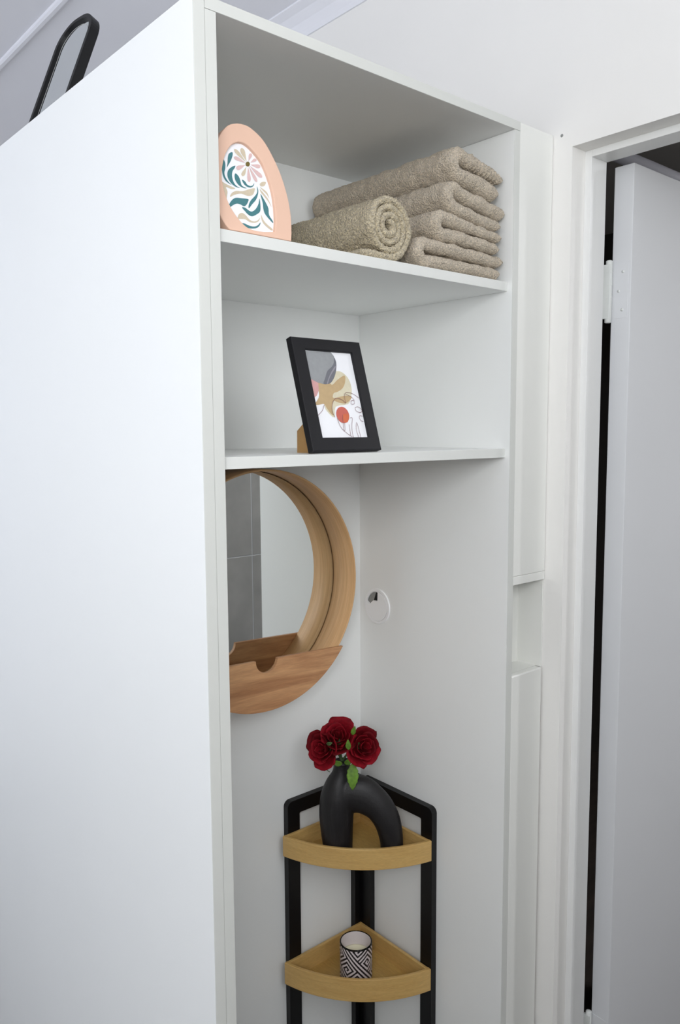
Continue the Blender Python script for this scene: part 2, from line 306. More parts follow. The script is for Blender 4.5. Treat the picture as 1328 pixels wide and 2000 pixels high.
va0, va1, vb0, vb1, vz0, vz1 = -1.59, -0.85, -0.52, 0.52, 1.66, 2.40
S(boxes('wall_front', [(XL - .15, va0, YF - .15, YF, 0, CZ), (va1, vb0, YF - .15, YF, 0, CZ), (vb1, XR, YF - .15, YF, 0, CZ)] + [q for (p0, p1) in ((va0, va1), (vb0, vb1)) for q in ((p0, p1, YF - .15, YF, 0, vz0), (p0, p1, YF - .15, YF, vz1, CZ))], M_WALL))
def win_left(name, y0, y1, z0, z1):
    return S(boxes(name, [(XL - .03, XL + .01, y0, y1, z0 - .05, z0), (XL - .03, XL + .01, y0, y1, z1, z1 + .05), (XL - .03, XL + .01, y0 - .05, y0, z0 - .05, z1 + .05), (XL - .03, XL + .01, y1, y1 + .05, z0 - .05, z1 + .05)], M_TRIM))
win_left('window_1', wy0, wy1, wz0, wz1); win_left('added_window_2', uy0, uy1, uz0, uz1)  # the second is an unseen window added around the far fill
for _n, vx0, vx1 in (('window_3', va0, va1), ('added_window_4', vb0, vb1)):  # the last is an unseen window added around the rear fill
    S(boxes(_n, [(vx0, vx1, YF - .03, YF + .01, vz0 - .05, vz0), (vx0, vx1, YF - .03, YF + .01, vz1, vz1 + .05), (vx0 - .05, vx0, YF - .03, YF + .01, vz0 - .05, vz1 + .05), (vx1, vx1 + .05, YF - .03, YF + .01, vz0 - .05, vz1 + .05)], M_TRIM))

# cornice along the right wall (plain cove) and the cover batten on the ceiling
prof = [(XR, CZ), (XR - 0.053, CZ), (XR - 0.053, CZ - 0.004), (XR - 0.034, CZ - 0.012), (XR - 0.018, CZ - 0.026), (XR - 0.008, CZ - 0.043), (XR - 0.004, CZ - 0.053), (XR, CZ - 0.053)]
S(prism('trim_1', prof, lambda a, b, t: (a, t, b), YF, YB, M_CEIL))
bp_ = [(0.228, CZ), (0.229, CZ - 0.006), (0.2335, CZ - 0.010), (0.242, CZ - 0.010), (0.2465, CZ - 0.006), (0.2475, CZ)]
S(prism('trim_2', bp_, lambda a, b, t: (a, t, b), YF, YB, M_CEIL))

# door frame: jambs and head with stop and rebate
def jamb(y, s):
    # s = +1: doorway lies towards -y of this jamb
    lo = lambda d: (min(y, y - s * d), max(y, y - s * d))
    a0, a1 = lo(0.0138); b0, b1 = lo(0.003)
    return [(0.7545, 0.8044, a0, a1, 0, ZH), (0.8044, XW, b0, b1, 0, ZH)]
S(boxes('trim_3', jamb(YJ, 1) + jamb(YN, -1) + [(0.7545, 0.8044, YN + .0138, YJ - .0138, ZH - 0.0125, ZH), (0.8044, XW, YN + .003, YJ - .003, ZH - 0.002, ZH)], M_TRIM, bev=0.0008))

# the open door, seen hinge edge first, with its painted hinges
XD = 0.834
door = S(box('door_1', XD, XD + 0.82, -0.0913, -0.0519, 0.012, 2.084, M_DOOR, bev=0.0012))
def hinge(zc):
    h = tube('hinge', [(0.8262, -0.0505, zc - 0.058), (0.8262, -0.0505, zc - 0.0565), (0.8262, -0.0505, zc + 0.0565), (0.8262, -0.0505, zc + 0.058)], [0.004, 0.0062, 0.0062, 0.004], M_STEEL, door, 14)
    for k in (-0.035, -0.0118, 0.0118, 0.035):
        tube('knuckle_ring', [(0.8262, -0.0505, zc + k - 0.0006), (0.8262, -0.0505, zc + k + 0.0006)], 0.0065, M_STEEL, h, 14)
    box('hinge_leaf', XD - 0.0005, XD + 0.0005, -0.086, -0.0525, zc - 0.05, zc + 0.05, M_DOOR, h, bev=0.0002)
    for k, yy in ((-0.035, -0.075), (0, -0.067), (0.035, -0.075)):
        tube('screw_head', [(XD - 0.0009, yy, zc + k), (XD - 0.0003, yy, zc + k)], 0.0030, M_STEEL, h, 10)
    box('jamb_leaf', XD - 0.014, XD - 0.0085, -0.0555, -0.0415, zc - 0.05, zc + 0.05, M_STEEL, h, bev=0.0005)
hinge(1.857); hinge(0.342)

# room beyond the doorway
S(boxes('wall_beyond', [(2.9, 3.0, -1.35, 1.5, 0, CZ), (XW, 3.0, 1.4, 1.5, 0, CZ)], M_BATHW))
S(box('ceiling_beyond', XW, 3.0, -1.35, 1.5, CZ - 0.1, CZ + 0.1, M_BATH))
tw = S(box('wall_tiled', XW, 3.0, -1.35, -1.208, 0, CZ - 0.1, M_GROUT))
_t = None
for i in range(5):
    for j in range(5):
        x0 = 0.803 - 0.0 + i * 0.60 - 0.6 + 0.0015 + 0.6; z0 = 1.060 + (j - 2) * 0.60 + 0.0015
        xa, xb, za, zb = max(x0 - 0.6 + 0.6, XW + .001), min(x0 + 0.595, 2.899), max(z0, 0.001), min(z0 + 0.595, CZ - 0.101)
        if xb - xa < 0.02 or zb - za < 0.02: continue
        box('tile', xa, xb, -1.2085, -1.2072, za, zb, M_TILE, tw, bev=0.0005)
lathe('screw_hole', [(0, 0.0004), (0.0022, 0.0004), (0.0030, 0.0)], M_BRUSH, bpy.data.objects['wall_right'], 14, mat4=Matrix.Translation((XR, -0.0165, 2.124)) @ Matrix.Rotation(math.radians(-90), 4, 'Y'))
rail = tube('shower_rail', [(0.822, 0.15, 2.232), (2.898, 0.15, 2.232)], 0.0165, M_RAIL, None, 16)
tag(rail, 'pale round rail running above the open door in the dark room', 'rail')

# added downlight, out of view, to brighten the tiled wall beyond the door
dl = tag(empty('added_downlight', (2.30, -0.85, CZ - 0.1)), 'added round downlight, out of view, brightening the tiled wall beyond the door', 'lamp')
lathe('trim_ring', [(0.045, -0.002), (0.062, -0.005), (0.066, 0.0), (0.045, 0.0)], M_TRIM, dl, 40)
M_ADDED_LAMP = bpy.data.materials.new('added_lamp_diffuser'); M_ADDED_LAMP.use_nodes = True
_b = M_ADDED_LAMP.node_tree.nodes['Principled BSDF']; _b.inputs['Emission Color'].default_value = (0.95, 0.96, 1.0, 1); _b.inputs['Emission Strength'].default_value = 4.0
lathe('diffuser', [(0, -0.001), (0.046, -0.001), (0.046, 0.0), (0, 0.0)], M_ADDED_LAMP, dl, 40)
_l = bpy.data.lights.new('added_downlight_beam', 'AREA'); _l.shape = 'DISK'; _l.size = 0.09; _l.energy = 25; _l.color = (0.95, 0.96, 1.0); _l.spread = math.radians(155)
_lo = bpy.data.objects.new('added_downlight_beam', _l); COL.objects.link(_lo); _lo.parent = dl; _lo.location = (0, 0, -0.008)

# ------------------------------------------------------------------ the corner shelving cabinet
W, D = 0.6, 0.4016
ZT = 2.114; TOP = 2.129; YC = 1.0
cab = tag(empty('shelving_cabinet', (0, 0, 0)), 'tall white laminate cabinet with two open shelves beside the doorway', 'cabinet')
box('end_panel', -0.0332, -0.0168, 0.0010, YC, 0, TOP, M_LAM, cab, bev=0.0009)
box('side_panel', -0.0163, 0.0, 0.0016, D + .016, 0, ZT - .0003, M_LAM, cab, bev=0.0004)
box('side_panel', W, W + 0.0152, 0.0016, D + .016, 0, ZT - .0003, M_LAM, cab, bev=0.0004)
box('top_panel', -0.0163, W + 0.0152, 0.0010, YC, ZT, TOP, M_LAM, cab, bev=0.0004)
box('edge_band', -0.0332, -0.0168, -0.0002, 0.0012, 0, TOP, M_BAND, cab, bev=0.0006)
box('edge_band', -0.0163, 0.0, 0.0004, 0.0018, 0, ZT - .0003, M_BAND, cab, bev=0.0006)
box('edge_band', W, W + 0.0152, 0.0004, 0.0018, 0, ZT - .0003, M_BAND, cab, bev=0.0006)
box('edge_band', -0.0163, W + 0.0152, 0.0, 0.0012, ZT, TOP, M_BAND, cab, bev=0.0005)
box('back_panel', 0.0, W, D, D + 0.016, 0, ZT, M_LAM, cab)
box('rear_panel', -0.0163, W + 0.0152, YC - 0.016, YC, 0, ZT - .0003, M_LAM, cab)
ZS1, ZS2, YS = 1.8585, 1.5657, 0.0112
for z in (ZS1, ZS2):
    sh = box('shelf', 0.0004, W - 0.0004, YS + 0.001, D, z - 0.0161, z, M_LAM, cab, bev=0.0004)
    box('edge_band', 0.0004, W - 0.0004, YS, YS + 0.0012, z - 0.0161, z, M_BAND2, sh, bev=0.0005)
# filler between cabinet and wall with a small recess
f1 = box('filler_panel', W + 0.0155, XR - 0.001, 0.0008, 0.016, 1.331, TOP - 0.0005, M_EDGE, cab, bev=0.0008)
box('filler_rail', W + 0.0155, XR - 0.001, 0.0002, 0.062, 1.3149, 1.3306, M_EDGE, cab, bev=0.0006)
box('filler_panel', W + 0.0155, XR - 0.005, 0.0, 0.016, 0, 1.1427, M_EDGE, cab, bev=0.0022)
boxes('recess_box', [(W + 0.0155, XR - 0.001, 0.060, 0.064, 1.10, 1.3149), (W + 0.0155, XR - 0.001, 0.0165, 0.060, 1.1325, 1.1425), (XR - 0.0035, XR - 0.0005, 0.003, 0.060, 1.1425, 1.3149)], M_EDGE, cab)

# cable grommet in the right panel
def gm(a, b, t): return (W - t, a, b)
gc = (0.3452, 1.2222); GR = 0.0385
gcap = empty('cable_grommet', (0, 0, 0)); gcap.parent = cab
circ = [(gc[0] + GR * math.cos(2 * math.pi * i / 56), gc[1] + GR * math.sin(2 * math.pi * i / 56)) for i in range(56)]
pie = [(0.3424, 1.2345), (0.3418, 1.2527)] + [(gc[0] + 0.031 * math.cos(t), gc[1] + 0.031 * math.sin(t)) for t in [math.radians(d) for d in (88, 76, 64, 52, 40, 28, 16)]] + [(0.3660, 1.2245), (0.356, 1.2335)]
lathe_prof = [(0, 0.0032), (0.0305, 0.0032), (0.0315, 0.0026), (0.0325, 0.0034), (0.0365, 0.0030), (0.0382, 0.0016), (0.0385, 0.0)]
prism('grommet_ring', [(gc[0] + 0.0385 * math.cos(2 * math.pi * i / 56), gc[1] + 0.0385 * math.sin(2 * math.pi * i / 56)) for i in range(56)], gm, -0.001, 0.0030, M_PLASTIC, gcap, bev=0.0010,
      holes=[(gc[0] + 0.0322 * math.cos(2 * math.pi * i / 56), gc[1] + 0.0322 * math.sin(2 * math.pi * i / 56)) for i in range(56)])
prism('grommet_cap', [(gc[0] + 0.0318 * math.cos(2 * math.pi * i / 56), gc[1] + 0.0318 * math.sin(2 * math.pi * i / 56)) for i in range(56)], gm, -0.001, 0.0033, M_PLASTIC, gcap, holes=pie)
prism('slot_shade_plate', pie, gm, 0.0, 0.0006, M_DARK, gcap)  # dark plate painted in for the shade inside the cable slot
prism('grommet_brush', [(0.356, 1.2338), (0.349, 1.2528)] + [(gc[0] + 0.0308 * math.cos(t), gc[1] + 0.0308 * math.sin(t)) for t in [math.radians(d) for d in (76, 64, 52, 40, 28, 16)]] + [(0.3655, 1.2250)], gm, 0.0005, 0.0012, M_BRUSH, gcap)

# ------------------------------------------------------------------ round mirror with tray
MC = Vector((0.290, D, 1.302)); MR = math.radians(-2.5)
mir = tag(empty('round_mirror', (MC.x, MC.y, MC.z)), 'round wall mirror in a deep wooden ring with a tray', 'mirror')
mir.rotation_euler = (0, -MR, 0)          # a slight clockwise tilt on its hook
RO, RI, YD = 0.2275, 0.2236, 0.0795
N = 96
def ringmesh(name, prof, m, parent):
    v, f = [], []; k = len(prof)
    for i in range(N):
        a = 2 * math.pi * i / N
        for r, y in prof: v.append((r * math.cos(a), -y, r * math.sin(a)))
    for i in range(N):
        for j in range(k):
            f.append((i * k + j, i * k + (j + 1) % k, ((i + 1) % N) * k + (j + 1) % k, ((i + 1) % N) * k + j))
    bm = bmesh.new(); me = bpy.data.meshes.new('t'); me.from_pydata(v, [], f); bm.from_mesh(me); bpy.data.meshes.remove(me)
    o = from_bm(name, bm, m, parent, True)
    return o
ringmesh('ring', [(RO, 0.001), (RO, YD - 0.0012), (RO - 0.0010, YD), (RI + 0.0010, YD), (RI, YD - 0.0012), (RI, 0.001)], M_RING, mir)
disc = lambda r, n=N: [(r * math.cos(2 * math.pi * i / n), r * math.sin(2 * math.pi * i / n)) for i in range(n)]
mf = lambda a, b, t: (a, -t, b)
prism('back_board', disc(RI - 0.0002), mf, 0.002, 0.008, M_DARK, mir)
prism('mirror_glass', disc(RI - 0.0014), mf, 0.0085, 0.012, M_MIRROR, mir)
ch = -0.130; RP = 0.2300
a0 = math.asin(ch / RP)
seg = [(RP * math.cos(t), RP * math.sin(t)) for t in [math.pi - a0 + (math.pi + 2 * a0) * i / 60 for i in range(61)]]
notch = [(0.025 * math.cos(t), ch - 0.025 * math.sin(t)) for t in [math.pi * i / 18 for i in range(19)]]
seg = seg + [(0.0275, ch)] + notch + [(-0.0275, ch)]
prism('tray_front', seg, mf, YD + 0.0002, YD + 0.0080, M_WALNUT, mir, bev=0.0006)

# ------------------------------------------------------------------ black corner stand with bamboo trays
XS, YSt = W - 0.0005, D - 0.0005          # stand touches both panels
st = tag(empty('corner_stand', (XS, YSt, 0)), 'black metal corner stand carrying two bamboo quarter round trays', 'stand')
TH, BW = 0.0145, 0.031
def rrect(x0, x1, z0, z1, r, n=7):
    out = []
    for cx_, cz_, s in ((x1 - r, z1 - r, 0), (x0 + r, z1 - r, 1), (x0 + r, z0 + r, 2), (x1 - r, z0 + r, 3)):
        for i in range(n + 1):
            a = math.pi / 2 * (s + i / n); out.append((cx_ + r * math.cos(a), cz_ + r * math.sin(a)))
    return out
o_ = rrect(-0.2315, -TH, 0.02, 0.8330, 0.013); i_ = rrect(-0.2315 + BW, -TH - BW, 0.02 + BW, 0.8330 - 0.0300, 0.003)
prism('side_frame', o_, lambda a, b, t: (a + TH, -t, b), 0.0, TH, M_BLACK, st, bev=0.0012, holes=i_)
prism('side_frame', o_, lambda a, b, t: (-t, a + TH - TH, b), 0.0, TH, M_BLACK, st, bev=0.0012, holes=i_)
for (x, y) in ((-0.205, -0.007), (-0.007, -0.218), (-0.02, -0.02)):
    lathe('foot', [(0, 0), (0.011, 0), (0.011, 0.021), (0, 0.021)], M_BLACK, st, 16, (x, y, 0))
def tray(z0, h):
    A = -0.0155                                # apex of the tray, just in front of the frames
    c = 0.2160
    sag = 0.044; half = c / math.sqrt(2); Rr = (half * half + sag * sag) / (2 * sag)
    mid = Vector((A - c / 2, A - c / 2)); nrm = Vector((-1, -1)).normalized()
    ctr = mid - nrm * (Rr - sag)
    p0 = Vector((A - c, A)); p1 = Vector((A, A - c))
    an0 = math.atan2(p0.y - ctr.y, p0.x - ctr.x); an1 = math.atan2(p1.y - ctr.y, p1.x - ctr.x)
    if an0 < 0: an0 += 2 * math.pi
    if an1 < 0: an1 += 2 * math.pi
    def arc(R, n=28, e=0.0): return [(ctr.x + R * math.cos(an0 + (an1 - an0) * i / n), ctr.y + R * math.sin(an0 + (an1 - an0) * i / n)) for i in range(n + 1)]
    root = empty('tray', (0, 0, 0)); root.parent = st
    t = 0.007
    fn = lambda a, b, z: (a, b, z)
    outer = arc(Rr); inner = [(x, y) for x, y in arc(Rr - t)]
    prism('front_rim', outer + inner[::-1], fn, z0, z0 + h, M_BAMBOO, root, bev=0.0012)
    prism('side_rim', [(A - c + t, A), (A - c + t, A - t), (A, A - t), (A, A)], fn, z0, z0 + h, M_BAMBOO, root, bev=0.001)
    prism('side_rim', [(A, A - c + t), (A - t, A - c + t), (A - t, A - t), (A, A - t)], fn, z0, z0 + h, M_BAMBOO, root, bev=0.001)
    prism('tray_floor', [(x, y) for x, y in arc(Rr - t + 0.001)] + [(A - t + .001, A - t + .001)], fn, z0 + 0.002, z0 + 0.008, M_BAMBOOF, root)
    return root
tray(0.7230, 0.0440); tray(0.4400, 0.0480)

# ------------------------------------------------------------------ vase
VO = Vector((0.487, 0.262, 0.7312)); VW = Vector((0.7071, -0.7071, 0)); VN = Vector((-0.7071, -0.7071, 0))
def vp(u, z, d=0.0): return VO + VW * (u / 1000) + VN * (d / 1000) + Vector((0, 0, z / 1000))
def chain(bm, pts, dep, n=24):
    pts = spline(pts, 6, False); rings = []
    for i, (u, z, r) in enumerate(pts):
        a = pts[max(i - 1, 0)]; b = pts[min(i + 1, len(pts) - 1)]
        t = Vector((b[0] - a[0], b[1] - a[1])).normalized()
        if i == 0 : t = Vector((t.x * .0, math.copysign(1, t.y)))
        if i == len(pts) - 1: t = Vector((0, math.copysign(1, t.y)))
        s = Vector((t.y, -t.x))
        rings.append([bm.verts.new(vp(u + s.x * r * math.cos(q), z + s.y * r * math.cos(q), dep(r) * math.sin(q))) for q in [2 * math.pi * j / n for j in range(n)]])
    for a, b in zip(rings, rings[1:]):
        for j in range(n): bm.faces.new((a[j], a[(j + 1) % n], b[(j + 1) % n], b[j]))
    bm.faces.new(rings[0][::-1]); bm.faces.new(rings[-1])
bm = bmesh.new()
chain(bm, [(-57, 0, 28.5), (-57.5, 20, 30.5), (-59.5, 58, 33.5), (-60, 92, 35.5), (-58, 125, 34.5), (-54.5, 151, 28.5), (-50, 172, 20.5), (-48.5, 186, 17.3), (-48, 200, 17.8)], lambda r: r * 0.92)
chain(bm, [(-48, 128, 36), (-28, 134, 40), (-8, 131, 39), (10, 121, 34.5), (28, 105, 30.5), (43, 79, 27.5), (50.5, 50, 25), (53, 27, 23.5), (53, 0, 23)], lambda r: min(r, 27.5) * 0.98)
bmesh.ops.recalc_face_normals(bm, faces=bm.faces[:])
me = bpy.data.meshes.new('vase_raw'); bm.to_mesh(me); bm.free()
tmp = bpy.data.objects.new('vase_raw', me); COL.objects.link(tmp)
md = tmp.modifiers.new('r', 'REMESH'); md.mode = 'VOXEL'; md.voxel_size = 0.0019
sm = tmp.modifiers.new('s', 'SMOOTH'); sm.factor = 0.5; sm.iterations = 10
dg = bpy.context.evaluated_depsgraph_get(); dg.update()
vme = bpy.data.meshes.new_from_object(tmp.evaluated_get(dg)); bpy.data.objects.remove(tmp, do_unlink=True)
vase = tag(empty('vase', tuple(VO)), 'matte black ceramic arch vase standing in the upper bamboo tray', 'vase')
vme.transform(Matrix.Translation(-VO))
vme.materials.clear()
link('vase_body', vme, M_VASE, vase, True)
NK = vp(-48, 200)
lathe('neck_rim', [(0.0150, -0.006), (0.0182, -0.003), (0.0180, 0.0015), (0.0160, 0.0025), (0.0142, 0.0015), (0.0138, -0.004)], M_VASE, vase, 32, tuple(NK - VO))
lathe('neck_shade_disc', [(0, 0.0003), (0.0145, 0.0003)], M_DARK, vase, 32, tuple(NK - VO))  # flat dark disc standing in for the shaded hollow of the neck

# ------------------------------------------------------------------ roses
def leaf_mesh(name, base, tip, width, bulge, m, parent, nrm, curl=0.0):
    b = Vector(base); t = Vector(tip); ax = t - b; L = ax.length; ax.normalize(); nr = Vector(nrm); sd = ax.cross(nr).normalized(); nr = sd.cross(ax).normalized()
    v, f = [], []; n = 12; k = 6
    for i in range(n + 1):
        q = i / n; w = width * (math.sin(math.pi * min(1, q * 0.96 + 0.02) ** 0.8) ** 0.9) * (1 + 0.10 * math.sin(i * 2.6))
        for j in range(k + 1):
            s = -1 + 2 * j / k
            p = b + ax * (L * q) + sd * (w * s) + nr * (bulge * math.sin(math.pi * q) + curl * q * q + 0.25 * width * abs(s) * math.sin(math.pi * q))
            v.append(tuple(p))
    for i in range(n):
        for j in range(k): a = i * (k + 1) + j; f.append((a, a + 1, a + k + 2, a + k + 1))
    o = from_data(name, v, f, m, parent, True)
    so = o.modifiers.new('t', 'SOLIDIFY'); so.thickness = 0.0006
    return o

def rose(ctr, axis, R, seed, label, npet=14):
    rnd = random.Random(seed)
    ax = Vector(axis).normalized(); s1 = ax.orthogonal().normalized(); s2 = ax.cross(s1)
    C0 = Vector(ctr)
    root = tag(empty('rose', tuple(NK)), label, 'flower', 'red fabric roses in the black vase')
    for i in range(npet):
        t = (i / (npet - 1)) ** 0.8
        az = i * 2.39996 + rnd.uniform(-.2, .2)
        rad = R * (0.16 + 0.80 * t); hgt = R * (1.42 - 0.32 * t); wid = 1.25 - 0.35 * t
        lean = 0.30 * t * t; curl = R * (0.05 + 0.22 * t * t)
        n, k = 9, 8; v, f = [], []
        ph = rnd.uniform(0, 6)
        for a in range(n + 1):
            q = a / n
            for b in range(k + 1):
                s = -1 + 2 * b / k
                taper = math.sin(math.pi * (0.13 + 0.55 * q)) ** 0.8 * (1 - 0.22 * max(0, q - .75) * 4 * s * s)
                th = az + s * wid * taper
                rr = rad * (0.22 + 0.78 * math.sin(min(1, q * 1.25) * math.pi / 2) ** 0.8) + curl * max(0, q - 0.62) ** 1.5 * 4.2 + rad * lean * q
                rr += R * 0.045 * q * math.sin(ph + 4.0 * s) + R * 0.015 * q * math.sin(ph * 2 + 11 * s)
                hh = hgt * q * (1 - 0.13 * s * s * q) - R * 0.62 - curl * max(0, q - 0.8) * 2.2 + R * 0.03 * math.sin(ph + 7 * s) * q
                v.append(tuple(C0 + (s1 * math.cos(th) + s2 * math.sin(th)) * rr + ax * hh - NK))
        for a in range(n):
            for b in range(k): c = a * (k + 1) + b; f.append((c, c + 1, c + k + 2, c + k + 1))
        p = from_data('petal', v, f, M_ROSE if (i % 3) else M_ROSE2, root, True)
        so = p.modifiers.new('t', 'SOLIDIFY'); so.thickness = 0.0007
    base = C0 - ax * R * 0.62
    inside = NK + Vector((0, 0, 0.0006))
    mid = (base + NK) / 2 - ax * R * 0.25 + Vector((0, 0, 0.004))
    tube('stem', spline([tuple(inside - NK), tuple(mid - NK), tuple(base - NK)], 6, False), 0.0022, M_STEM, root, 8)
    lathe('calyx', [(0, -0.006), (0.004, -0.005), (0.0085, 0.002), (0.009, 0.006), (0.0, 0.005)], M_STEM, root, 14, mat4=Matrix.Translation(base - NK) @ ax.to_track_quat('Z', 'Y').to_matrix().to_4x4())
    for j in range(4):
        d = s1 * math.cos(j * 1.6 + seed) + s2 * math.sin(j * 1.6 + seed)
        leaf_mesh('sepal', base - NK + d * 0.006, base - NK + d * R * 0.75 + ax * R * 0.05 - Vector((0, 0, .002)), 0.0045, 0.002, M_STEM, root, ax)
    return root
RR = 0.0282
r1 = rose(vp(-82, 233, 12), VN * 1.0 - VW * 0.55 + Vector((0, 0, 0.35)), RR, 1, 'red rose leaning left out of the black vase')
r2 = rose(vp(-55, 252, 6), VN * 0.9 + VW * 0.02 + Vector((0, 0, 0.85)), RR, 2, 'topmost red rose standing upright in the black vase')
r3 = rose(vp(-5, 237, 10), VN * 1.0 + VW * 0.55 + Vector((0, 0, 0.40)), RR, 3, 'red rose leaning right over the vase arch with a hanging leaf')
P = lambda u, z, d: tuple(vp(u, z, d) - NK)
leaf_mesh('leaf', P(-24, 208, 26), P(-24.5, 157, 36), 0.0115, 0.004, M_LEAF, r3, VN)
leaf_mesh('leaf', P(-32, 240, 36), P(-33, 262, 38), 0.0052, 0.001, M_LEAF, r2, VN)
leaf_mesh('leaf', P(-26, 262, 14), P(-20, 282, 18), 0.0048, 0.001, M_LEAF, r2, VN)
leaf_mesh('leaf', P(-46, 203, 20), P(-66, 214, 28), 0.006, 0.003, M_LEAF, r1, VN)
leaf_mesh('leaf', P(-40, 203, 20), P(-26, 222, 30), 0.006, 0.003, M_LEAF, r3, VN)
leaf_mesh('leaf', P(-76, 250, 34), P(-64, 254, 36), 0.004, 0.001, M_STEM, r2, VN)
tube('tendril', spline([P(-80, 203, 22), P(-78, 192, 20), P(-72, 184, 14)], 5, False), 0.0008, M_STEM, r1, 6)

# ------------------------------------------------------------------ candle in a printed glass
CC = Vector((0.4895, 0.2963, 0.4482)); CRd = 0.034; CH = 0.0815
can = tag(empty('candle', tuple(CC)), 'cream candle in a black and white key pattern glass', 'candle')
lathe('glass', [(0, 0.0), (CRd - 0.004, 0.0), (CRd - 0.0025, 0.002), (CRd - 0.0003, 0.010), (CRd, CH - 0.001), (CRd - 0.0012, CH), (CRd - 0.0024, CH - 0.001), (CRd - 0.0026, 0.006), (0, 0.006)], M_GLASS, can, 64)
lathe('wax', [(0, 0.0065), (CRd - 0.0030, 0.0065), (CRd - 0.0028, CH - 0.030), (CRd - 0.0040, CH - 0.0315), (0, CH - 0.032)], M_WAX, can, 48)
tube('wick', [(0, 0, CH - 0.033), (0.0004, 0, CH - 0.024)], 0.0009, M_DARK, can, 8)
# white liner behind the print, so the glass reads opaque
lathe('liner', [(CRd - 0.0027, 0.008), (CRd - 0.00265, CH - 0.0012)], M_PRINTW, can, 64)
# square-spiral print: cells on the glass wall, black or pale
def key(u, v):
    # rotated squares holding a spiral, between diagonal bands
    a = math.radians(40); p = u * math.cos(a) + v * math.sin(a); q = -u * math.sin(a) + v * math.cos(a)
    cs = 3.5
    rows = ["BBBBBBBBBB", "BWWWWWWWBW", "BWBBBBBWBW", "BWBWWWBWBW", "BWBWBWBWBW", "BWBWBBBWBW", "BWBWWWWWBW", "BWBBBBBBBW", "BWWWWWWWWW", "BBBBBBBBBB", "WWWWWWWWWW", "BBBBBBBBBB", "WWWWWWWWWW"]
    X = math.floor(p / cs); i = X // 13; Y = math.floor(q / cs) + (i % 2) * 5
    return rows[X % 13][Y % 10] == 'B'
nu, nv = 260, 100; v, f, mi = [], [], []
z0, z1 = 0.006, CH - 0.0035; Rp = CRd + 0.0002
for b in range(nv + 1):
    for a in range(nu):
        t = 2 * math.pi * a / nu; v.append((Rp * math.cos(t), Rp * math.sin(t), z0 + (z1 - z0) * b / nv))
for b in range(nv):
    for a in range(nu):
        f.append((b * nu + a, b * nu + (a + 1) % nu, (b + 1) * nu + (a + 1) % nu, (b + 1) * nu + a))
        mi.append(0 if key(2 * math.pi * Rp * 1000 * a / nu, (z1 - z0) * 1000 * b / nv) else 1)
pm = bpy.data.meshes.new('printed_pattern'); pm.from_pydata(v, [], f); pm.materials.append(M_PRINTB); pm.materials.append(M_PRINTW)
pm.polygons.foreach_set('material_index', mi); pm.update()
link('printed_pattern', pm, None, can, True)

# ------------------------------------------------------------------ black photo frame on the lower shelf
ln_ = 0.2931; FU = Vector((0, math.sin(ln_), math.cos(ln_))); FN = Vector((0, -math.cos(ln_), math.sin(ln_)))
FO = Vector((0.1716, 0.030, ZS2 + 0.0038))
pf = tag(empty('photo_frame', tuple(FO)), 'small black photo frame with abstract print leaning on the lower shelf', 'picture frame')
def ff(a, b, t): return Vector((a / 1000, 0, 0)) + FU * (b / 1000) + FN * t
PW, PH = 139.0, 179.0
win = [(23.8, 21.2), (118.4, 21.2), (118.4, 160.2), (23.8, 160.2)]
prism('frame', [(0, 0), (PW, 0), (PW, PH), (0, PH)], ff, -0.013, 0.0, M_BLACKF, pf, bev=0.0015, holes=win)
prism('print', [(20, 18), (122, 18), (122, 163), (20, 163)], ff, -0.0060, -0.0050, M_PAPER, pf)
prism('backing_board', [(4, 4), (PW - 4, 4), (PW - 4, PH - 4), (4, PH - 4)], ff, -0.0155, -0.0132, M_KRAFT, pf)
INK = {'pale': (214, 206, 180), 'tan': (190, 163, 122), 'rose': (208, 158, 156), 'gray': (150, 152, 154), 'dark': (112, 113, 120), 'streak': (146, 142, 150), 'red': (196, 98, 84), 'orange': (206, 104, 66)}
def clip(ps, x0, x1, y0, y1): return [(min(max(a, x0), x1), min(max(b, y0), y1)) for a, b in ps]
for k, (nm, ps) in enumerate(PF_ART):
    flats('ink_shape', [clip(spline(ps, 3), 23.9, 118.3, 21.3, 160.1) if nm not in ('gray', 'rose') else clip(ps, 22, 118.3, 21.3, 162)], lambda a, b, t: ff(a, b, t), mat('ink_' + nm, INK[nm], 0.6, 0.04, 150), pf, -0.0049 + 0.00012 * k)
M_INKL = mat('ink_line', (128, 82, 88), 0.6)
strips = []
for l in PF_LINES:
    l = spline(l, 5, False)
    for (a, b), (c, d) in zip(l, l[1:]):
        dx, dy = c - a, d - b; q = math.hypot(dx, dy) or 1; w = 0.33
        strips.append(clip([(a - dy / q * w, b + dx / q * w), (a + dy / q * w, b - dx / q * w), (c + dy / q * w, d - dx / q * w), (c - dy / q * w, d + dx / q * w)], 23.9, 118.3, 21.3, 160.1))
bm = bmesh.new()
for s in strips: bm.faces.new([bm.verts.new(ff(a, b, -0.0038)) for a, b in s])
from_bm('ink_line_drawing', bm, M_INKL, pf)
gm_ = M_GLASS
# kraft easel leg behind the frame
ev = lambda a, b, t: (0.0284 + t, a, b)
prism('easel_leg', [(0.0755, -0.0036), (0.0752, 0.030), (0.053, 0.0460), (0.0335, 0.0600), (0.0225, 0.0200), (0.040, -0.0036)], ev, 0.0, 0.0025, M_KRAFT, pf)

